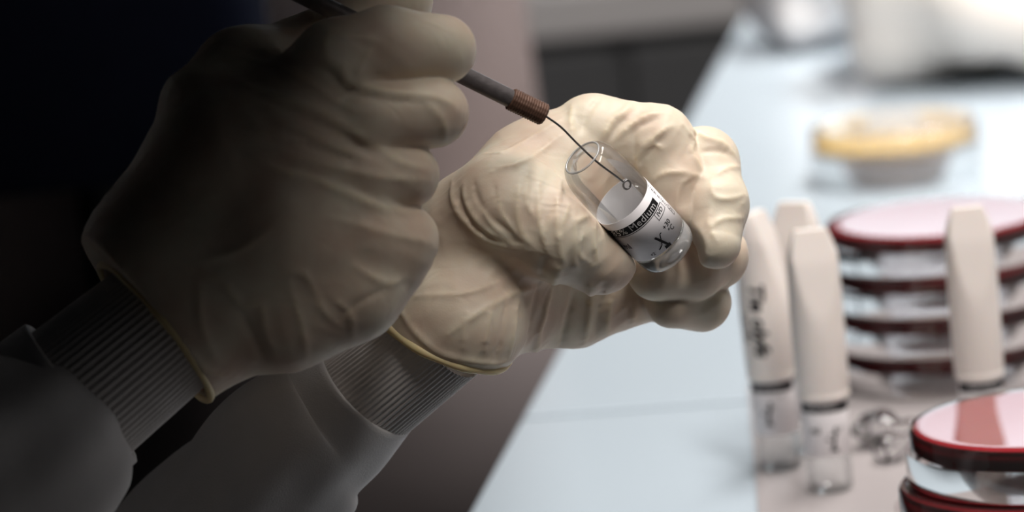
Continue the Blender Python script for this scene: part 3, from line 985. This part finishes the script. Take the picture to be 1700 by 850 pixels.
# ------------------------------------------------------------------ capped vials
def capped_vial(base_px, top_px_h, rs, turn, label, lean=(0, 0)):
    b = T(*base_px, MZ)
    o = tag(empty('capped_vial', b), label, 'vial', 'white capped vials on the mat')
    H = top_px_h
    up = Vector((lean[0], lean[1], 1)).normalized()
    sx = Vector((1, 0, 0)); sx = (sx - up * sx.dot(up)).normalized(); sy = up.cross(sx)
    mt = Matrix((sx, sy, up)).transposed().to_4x4(); mt.translation = b
    r = .0083 * rs
    hg = H * .40
    prof = [(.0001, .0008), (r * .8, 0), (r * .97, .001), (r, .0025), (r, hg), (r * .9, hg)]
    V, F = lathe(prof, 40); mesh_obj('glass_body', xf(mt, V), F, M['thin_glass'], o)
    # label sleeve
    V, F = lathe([(r * 1.02, H * .145), (r * 1.03, H * .146), (r * 1.03, H * .36), (r * 1.02, H * .361)], 48)
    lb = mesh_obj('label', xf(mt, V), F, M['label'], o)
    # cap: round tube below, chisel-flattened above
    V = []; F = []; n = 64
    rc = .0096 * rs
    lev = [(.360, .95), (.364, .99), (.383, 1.0), (.388, .985), (.393, 1.0), (.60, 1.02), (.66, 1.02), (.70, 1.02), (.74, 1.015), (.78, 1.01), (.82, 1.0), (.86, .99), (.885, .985), (.90, .97), (.93, .90), (.96, .80), (.985, .70), (1.0, .60)]
    for t, k in lev:
        yl = 9.0
        if t > .655: yl = 1.02 - (t - .655) / .22 * .44
        if t > .875: yl = .58 - (t - .875) / .125 * .38
        for i in range(n):
            a = 2 * PI * i / n
            x, y = math.cos(a) * rc * k, math.sin(a) * rc * k
            y = max(-yl * rc, min(yl * rc, y))
            X = x * math.cos(turn) - y * math.sin(turn); Y = x * math.sin(turn) + y * math.cos(turn)
            V.append((X, Y, t * H))
    for j in range(len(lev) - 1):
        for i in range(n):
            F.append((j * n + i, j * n + (i + 1) % n, (j + 1) * n + (i + 1) % n, (j + 1) * n + i))
    cap_ends(V, F, n, len(lev))
    cp = mesh_obj('cap', xf(mt, V), F, M['cap'], o); auto_smooth(cp, 24)
    return o, mt, r * 1.03 + .0001, rc * 1.02 + .0001, H, lb, cp
def cw(V, mt, r, a0, z0, rot):
    out = []; c, s = math.cos(rot), math.sin(rot)
    for x, y, _ in V:
        X = x * c - y * s; Y = x * s + y * c; a = a0 + X / r
        out.append(tuple(mt @ Vector((r * math.sin(a), -r * math.cos(a), z0 + Y))))
    return out
def cprint(info, txt, size, a, z, on_cap=False, rot=0.0, bold=.02, shear=0.0, mat='ink', spacing=1.0, lift=0.0):
    o, mt, rl, rcap, H, lb, cp = info
    V, F, w = text_mesh(txt, size, bold, shear, spacing)
    r = (rcap if on_cap else rl) + lift
    mesh_obj('print', cw(V, mt, r, a, z * H, rot), F, M[mat], cp if on_cap else lb, smooth=False)
def cband(info, a0, a1, z0, z1):
    o, mt, rl, rcap, H, lb, cp = info
    V = []; F = []
    for i in range(17):
        a = a0 + (a1 - a0) * i / 16
        for z in (z0, z1): V.append(tuple(mt @ Vector((rl * math.sin(a), -rl * math.cos(a), z * H))))
    for i in range(16): F.append((2 * i, 2 * i + 2, 2 * i + 3, 2 * i + 1))
    mesh_obj('print_band', V, F, M['ink'], lb)
def thermo(info, a, z, s=1.0):
    o, mt, rl, rcap, H, lb, cp = info
    for p, q_, w in (((.0006, .0034), (-.0004, -.0024), .0008), ((-.0012, .0014), (.0016, .0020), .0004), ((-.0012, -.0026), (.0008, -.0030), .001), ((-.0026, .0004), (-.0004, -.0006), .0004)):
        V, F = strip2(p, q_, w); V = [(x * s, y * s, 0) for x, y, _ in V]
        mesh_obj('print', cw(V, mt, rl, a, z * H, 0), F, M['ink'], lb, smooth=False)
v2i = capped_vial((1380, 812), .0975, 1.0, 0.05, 'front capped vial with a plain off-white chisel cap, left of the broken glass')
cband(v2i, -1.4, 1.3, .314, .350); cprint(v2i, '0.85% Medium', .0021, -.95, .328, mat='white_ink', bold=.0, lift=.00008)
cprint(v2i, 'ml', .0040, -.80, .235); thermo(v2i, .25, .21, 1.35); cprint(v2i, '+30', .0014, .42, .245)
v1i = capped_vial((1297, 776), .0985, .97, 1.15, 'capped vial with black handwriting on its off-white cap, leftmost of the group', lean=(-.018, 0))
cband(v1i, -1.5, 1.0, .314, .350); cprint(v1i, '0.85% Medium', .0021, -1.1, .328, mat='white_ink', bold=.0, lift=.00008)
thermo(v1i, -.35, .23, 1.35); cprint(v1i, '+2', .0014, .2, .29)
cprint(v1i, 'Tie olyfs', .0082, -.62, .745, True, -PI / 2, .035, .2); rs_ = random.Random(3)
for i in range(9):
    y = -i * .0013
    V, F = strip2((rs_.uniform(0, .0006), y), (.0026 - rs_.uniform(0, .0008), y + rs_.uniform(-.0009, .0009)), .0006)
    mesh_obj('print', cw(V, v1i[1], v1i[3], -1.12, .62 * v1i[4], 0), F, M['ink'], v1i[6], smooth=False)
v4i = capped_vial((1352, 748), .0970, .97, -0.5, 'capped vial mostly hidden between the handwritten one and the front one')
cband(v4i, -1.4, 1.3, .314, .350)
v3i = capped_vial((1638, 780), .0990, 0.95, 0.0, 'capped vial standing apart in front of the red dish stack')
cband(v3i, -1.3, 1.3, .314, .350); cprint(v3i, '0.85% Medium', .0021, -.7, .328, mat='white_ink', bold=.0, lift=.00008)
cprint(v3i, '2 ml', .0040, -.35, .235)

# ------------------------------------------------------------------ petri dishes (stored upside down)
def petri_meshes(agar_mat, R=.0445, H=.0155, drop=0.0, base_mat='dish'):
    ri = R - .0012
    parts = {}
    # upturned base
    prof = [(R - .0018, .0028), (R - .0018, H - .0012), (R - .0026, H - .0002), (R - .004, H), (R - .008, H - .0003), (.0001, H - .0003)]
    parts['base'] = lathe(prof, 96) + (M[base_mat],)
    prof = [(R, H * .60), (R, .0012), (R - .0008, .0003), (R - .003, 0), (.0001, 0.0003)]
    V, F = lathe(prof, 96)
    parts['lid'] = (V, F, M['dish_lid'])
    ra = R - .0024
    prof = [(.0001, H - .0064 - drop), (ra - .0006, H - .0065 - drop), (ra, H - .0060 - drop), (ra, H - .0010 - drop), (ra - .0008, H - .0008 - drop), (.0001, H - .0008 - drop)]
    parts['agar'] = lathe(prof, 96) + (agar_mat,)
    out = {}
    for k, (V, F, mt) in parts.items():
        me = bpy.data.meshes.new(k); me.from_pydata([tuple(v) for v in V], [], F); me.update()
        me.polygons.foreach_set('use_smooth', [True] * len(me.polygons)); me.materials.append(mt)
        out[k] = me
    return out, H
red, DH = petri_meshes(M['agar'])
def dish(loc, label, group, meshes=red, turn=0.0, s=1.0):
    o = tag(empty('petri_dish', loc), label, 'petri dish', group); o.rotation_euler.z = turn; o.scale = (s, s, s)
    for k in ('lid', 'base', 'agar'):
        c = bpy.data.objects.new(k, meshes[k]); COL.objects.link(c); c.parent = o
        if k == 'agar': c['label'] = 'dark red blood agar layer' if meshes is red else 'yellow agar layer'
    return o
# tall stack behind
bs = T(1578, 622, MZ)
names = ['red agar dish at the bottom of the tall stack behind the capped vials', 'second red agar dish from the bottom of the tall stack behind the capped vials',
         'third red agar dish up in the tall stack behind the capped vials', 'topmost red agar dish of the tall stack behind the capped vials']
for i in range(4):
    dish((bs.x + (.0008, -.0006, .0004, -.0005)[i], bs.y + (.001, 0, -.001, 0)[i], bs.z + i * (DH * 1.065 + .0001)), names[i], 'red agar dishes in the tall stack', s=1.065, turn=i)
# near stack of three, two in view
fd = CAM + (CR * ((1734 - 850) / FPX) - CU * ((690 - 425) / FPX) + CF) * 1.33
nf = 3
zs = (fd.z - MZ) / nf
names = ['red agar dish at the bottom of the near stack, below the frame', 'lower red agar dish in view in the near stack at the bottom right corner', 'topmost red agar dish of the near stack at the right edge, reflecting a vial']
for i in range(nf):
    k = nf - 1 - i
    ox = {0: 0, 1: -.0052, 2: .001, 3: -.003}.get(k, 0)
    dish((fd.x + ox, fd.y - (0.002 if k == 1 else 0), MZ + i * zs), names[len(names) - 1 - k] if k < len(names) else 'dish', 'red agar dishes in the near stack', turn=i * 1.3, s=1.04).scale.z = zs / (DH + .0001)
# yellow agar dish far back
yel, DHY = petri_meshes(M['agar_yellow'], .0455, .0290, .0085, 'dish_glare')
yb = T(1490, 292)
dish((yb.x, yb.y, 0), 'single tall petri dish with yellow agar standing farther back on the bench', 'yellow agar dishes', yel)

# ------------------------------------------------------------------ broken ampoule tips lying by the vials
def ampoule_tip(px, py, turn, s, label):
    b = T(px, py, MZ)
    prof = [(.0050, 0), (.0064, .002), (.0070, .005), (.0066, .009), (.0048, .013), (.0032, .0155), (.0030, .018), (.0036, .0215), (.0026, .025), (.0002, .0262),
            (.0002, .0252), (.0018, .0242), (.0026, .0215), (.0022, .018), (.0024, .0155), (.0040, .0128), (.0056, .009), (.0060, .005), (.0055, .002), (.0042, .0002)]
    V, F = lathe([(r * s, z * s) for r, z in prof], 28, close=True)
    lay = Matrix.Rotation(turn, 4, 'Z') @ Matrix.Rotation(math.radians(84), 4, 'X')
    mt = Matrix.Translation(b) @ lay
    V = xf(mt, V)
    dz = MZ - min(v[2] for v in V)
    V = [(v[0], v[1], v[2] + dz) for v in V]
    tag(mesh_obj('ampoule_tip', V, F, M['glass'], origin=b), label, 'glass fragment', 'snapped glass ampoule tips')
ampoule_tip(1432, 742, 1.0, 1.0, 'snapped clear glass ampoule tip lying closest to the front capped vial')
ampoule_tip(1478, 728, -0.7, 0.9, 'snapped clear glass ampoule tip lying nearer the red dishes')
ampoule_tip(1462, 772, 2.2, 0.8, 'smallest snapped clear glass tip lying nearest the camera on the mat')

# ------------------------------------------------------------------ far things, out of focus
# white packs and cloth on the far bench
M['pack'] = simple('white_paper_wrap', (0.86, 0.84, 0.84), 0.6, 0.4, noise=0.03, nscale=20, bump=0.4, bscale=60)
M['tray'] = simple('cream_plastic', (0.92, 0.84, 0.77), 0.35, 0.5, noise=0.04, nscale=10)
def soft_lump(name, c, size, seed, mat, label, cat, turn=0.0, p=3.0):
    rng = np.random.RandomState(seed); ph = rng.rand(12) * 6.28
    V = []; F = []; n = 48; k = 20
    for j in range(k + 1):
        th = PI * j / k
        for i in range(n):
            a = 2 * PI * i / n
            x, y, z = math.sin(th) * math.cos(a), math.sin(th) * math.sin(a), -math.cos(th)
            q_ = (abs(x) ** p + abs(y) ** p + abs(z) ** p) ** (-1 / p)
            q_ *= 1 + .05 * math.sin(5 * a + ph[0] + 3 * z) + .04 * math.sin(9 * a + ph[1]) + .05 * math.sin(6 * z + 3 * a + ph[2])
            V.append((x * q_ * size[0], y * q_ * size[1], z * q_ * size[2]))
    for j in range(k):
        for i in range(n):
            F.append((j * n + i, j * n + (i + 1) % n, (j + 1) * n + (i + 1) % n, (j + 1) * n + i))
    zmin = min(v[2] for v in V)
    mt = Matrix.Translation(Vector((c.x, c.y, -zmin))) @ Matrix.Rotation(turn, 4, 'Z')
    return tag(mesh_obj(name, xf(mt, V), F, mat, origin=(c.x, c.y, 0)), label, cat)
soft_lump('paper_pack', T(1352, 72), (.036, .045, .034), 1, M['pack'], 'blurred white paper-wrapped pack at the far left end of the bright clutter', 'pack', 0.3, 4.0)
soft_lump('supply_bag', T(1655, 110), (.085, .10, .055), 3, M['tray'], 'blurred cream plastic supply bag on the far bench at the top right', 'bag', -0.2, 5.0)

# colleague farther along the bench: only the lap and coat skirt are in view
mate = tag(empty('person', (-0.10, 2.45, FZ)), 'blurred colleague in a pale pink coat seated behind the gloved hands', 'person')
pf = Field((-700, -300, 1900), (420, 520, 3000), 14.0)
pf.add(w2c(-.13, 2.50, -.06), w2c(-.13, 2.50, .40), 155, 145, 60)
pf.add(w2c(-.34, 2.56, -.06), w2c(-.30, 2.56, .40), 130, 140, 60)
v3, q3, _ = pf.mesh(2)
mc = fast_mesh('lab_coat', cam2world(v3), q3, M['coat_pink'], mate)
mc['label'] = 'pale pink coat'
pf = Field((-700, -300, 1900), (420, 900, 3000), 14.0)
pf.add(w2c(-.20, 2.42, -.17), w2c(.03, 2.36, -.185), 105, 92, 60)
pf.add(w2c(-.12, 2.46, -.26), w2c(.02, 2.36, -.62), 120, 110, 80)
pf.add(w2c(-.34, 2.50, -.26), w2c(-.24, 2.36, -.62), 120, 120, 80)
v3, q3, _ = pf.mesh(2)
mc = fast_mesh('shaded_legs', cam2world(v3), q3, M['shaded_legs'], mate)
mc['label'] = 'lap and legs with shade put into a darker taupe'

# navy chair at the upper left
ch = tag(empty('office_chair', (-0.42, 2.05, FZ)), 'dark navy office chair back at the upper left behind the loop hand', 'chair')
def rbox(name, c, s, mat, parent, bw):
    V, F = box_verts(c[0] - s[0], c[0] + s[0], c[1] - s[1], c[1] + s[1], c[2] - s[2], c[2] + s[2])
    return bevel(mesh_obj(name, V, F, mat, parent), bw, 4)
c = P(265, 100, 800)
M['black_plastic'] = simple('black_plastic', (0.015, 0.015, 0.016), 0.5, 0.4, noise=0.1, nscale=40)
rbox('backrest', (c.x - .04, c.y, c.z + .10), (.095, .03, .16), M['navy'], ch, .025)
sx_, sy_ = c.x - .33, c.y
rbox('seat', (sx_, sy_, c.z - .22), (.20, .19, .035), M['navy'], ch, .03)
V, F = tube([(c.x - .04, c.y + .035, c.z + .05), (c.x - .04, c.y + .06, c.z - .15), (c.x - .10, c.y + .03, c.z - .28), (sx_, sy_, c.z - .27)], [.014] * 4, 12); mesh_obj('back_support', V, F, M['black_plastic'], ch)
V, F = tube([(sx_, sy_, c.z - .25), (sx_, sy_, FZ + .08)], [.026, .026], 16); mesh_obj('column', V, F, M['black_plastic'], ch)
for i in range(5):
    a = 2 * PI * i / 5 + .3
    V, F = tube([(sx_, sy_, FZ + .10), (sx_ + .27 * math.cos(a), sy_ + .27 * math.sin(a), FZ + .05)], [.022, .014], 10)
    l_ = mesh_obj('foot', V, F, M['black_plastic'], ch)
    x, y = sx_ + .27 * math.cos(a), sy_ + .27 * math.sin(a)
    V, F = tube([(x - .012, y, FZ + .027), (x + .012, y, FZ + .027)], [.026, .026], 18); mesh_obj('caster', V, F, M['black_plastic'], l_)

# opposite bench: pale top over a dark cabinet
M['grey_top'] = simple('pale_grey_laminate', (0.45, 0.43, 0.43), 0.5, noise=0.02, nscale=8)
a = P(860, 62, 2400); b_ = P(1420, 20, 2400)
cab = tag(empty('base_cabinet', (0.1, a.y, FZ)), 'blurred dark grey cabinet with a pale top edge behind the colleague', 'cabinet')
zt = P(1060, 50, 2400).z
V, F = box_verts(-.75, .55, a.y, a.y + .5, FZ, zt); mesh_obj('body', V, F, M['floor'], cab, smooth=False)
V, F = box_verts(-.77, .57, a.y - .02, a.y + .52, zt, zt + .045); bevel(mesh_obj('worktop', V, F, M['grey_top'], cab, smooth=False), .004)
for i in range(3):
    x0 = -.74 + i * .43
    V, F = box_verts(x0, x0 + .415, a.y - .018, a.y - .001, FZ + .08, zt - .012); d_ = bevel(mesh_obj('door', V, F, M['floor'], cab, smooth=False), .003)
    V, F = tube([(x0 + .36, a.y - .045, zt - .30), (x0 + .36, a.y - .045, zt - .42)], [.006, .006], 10); mesh_obj('handle', V, F, M['steel'], d_)
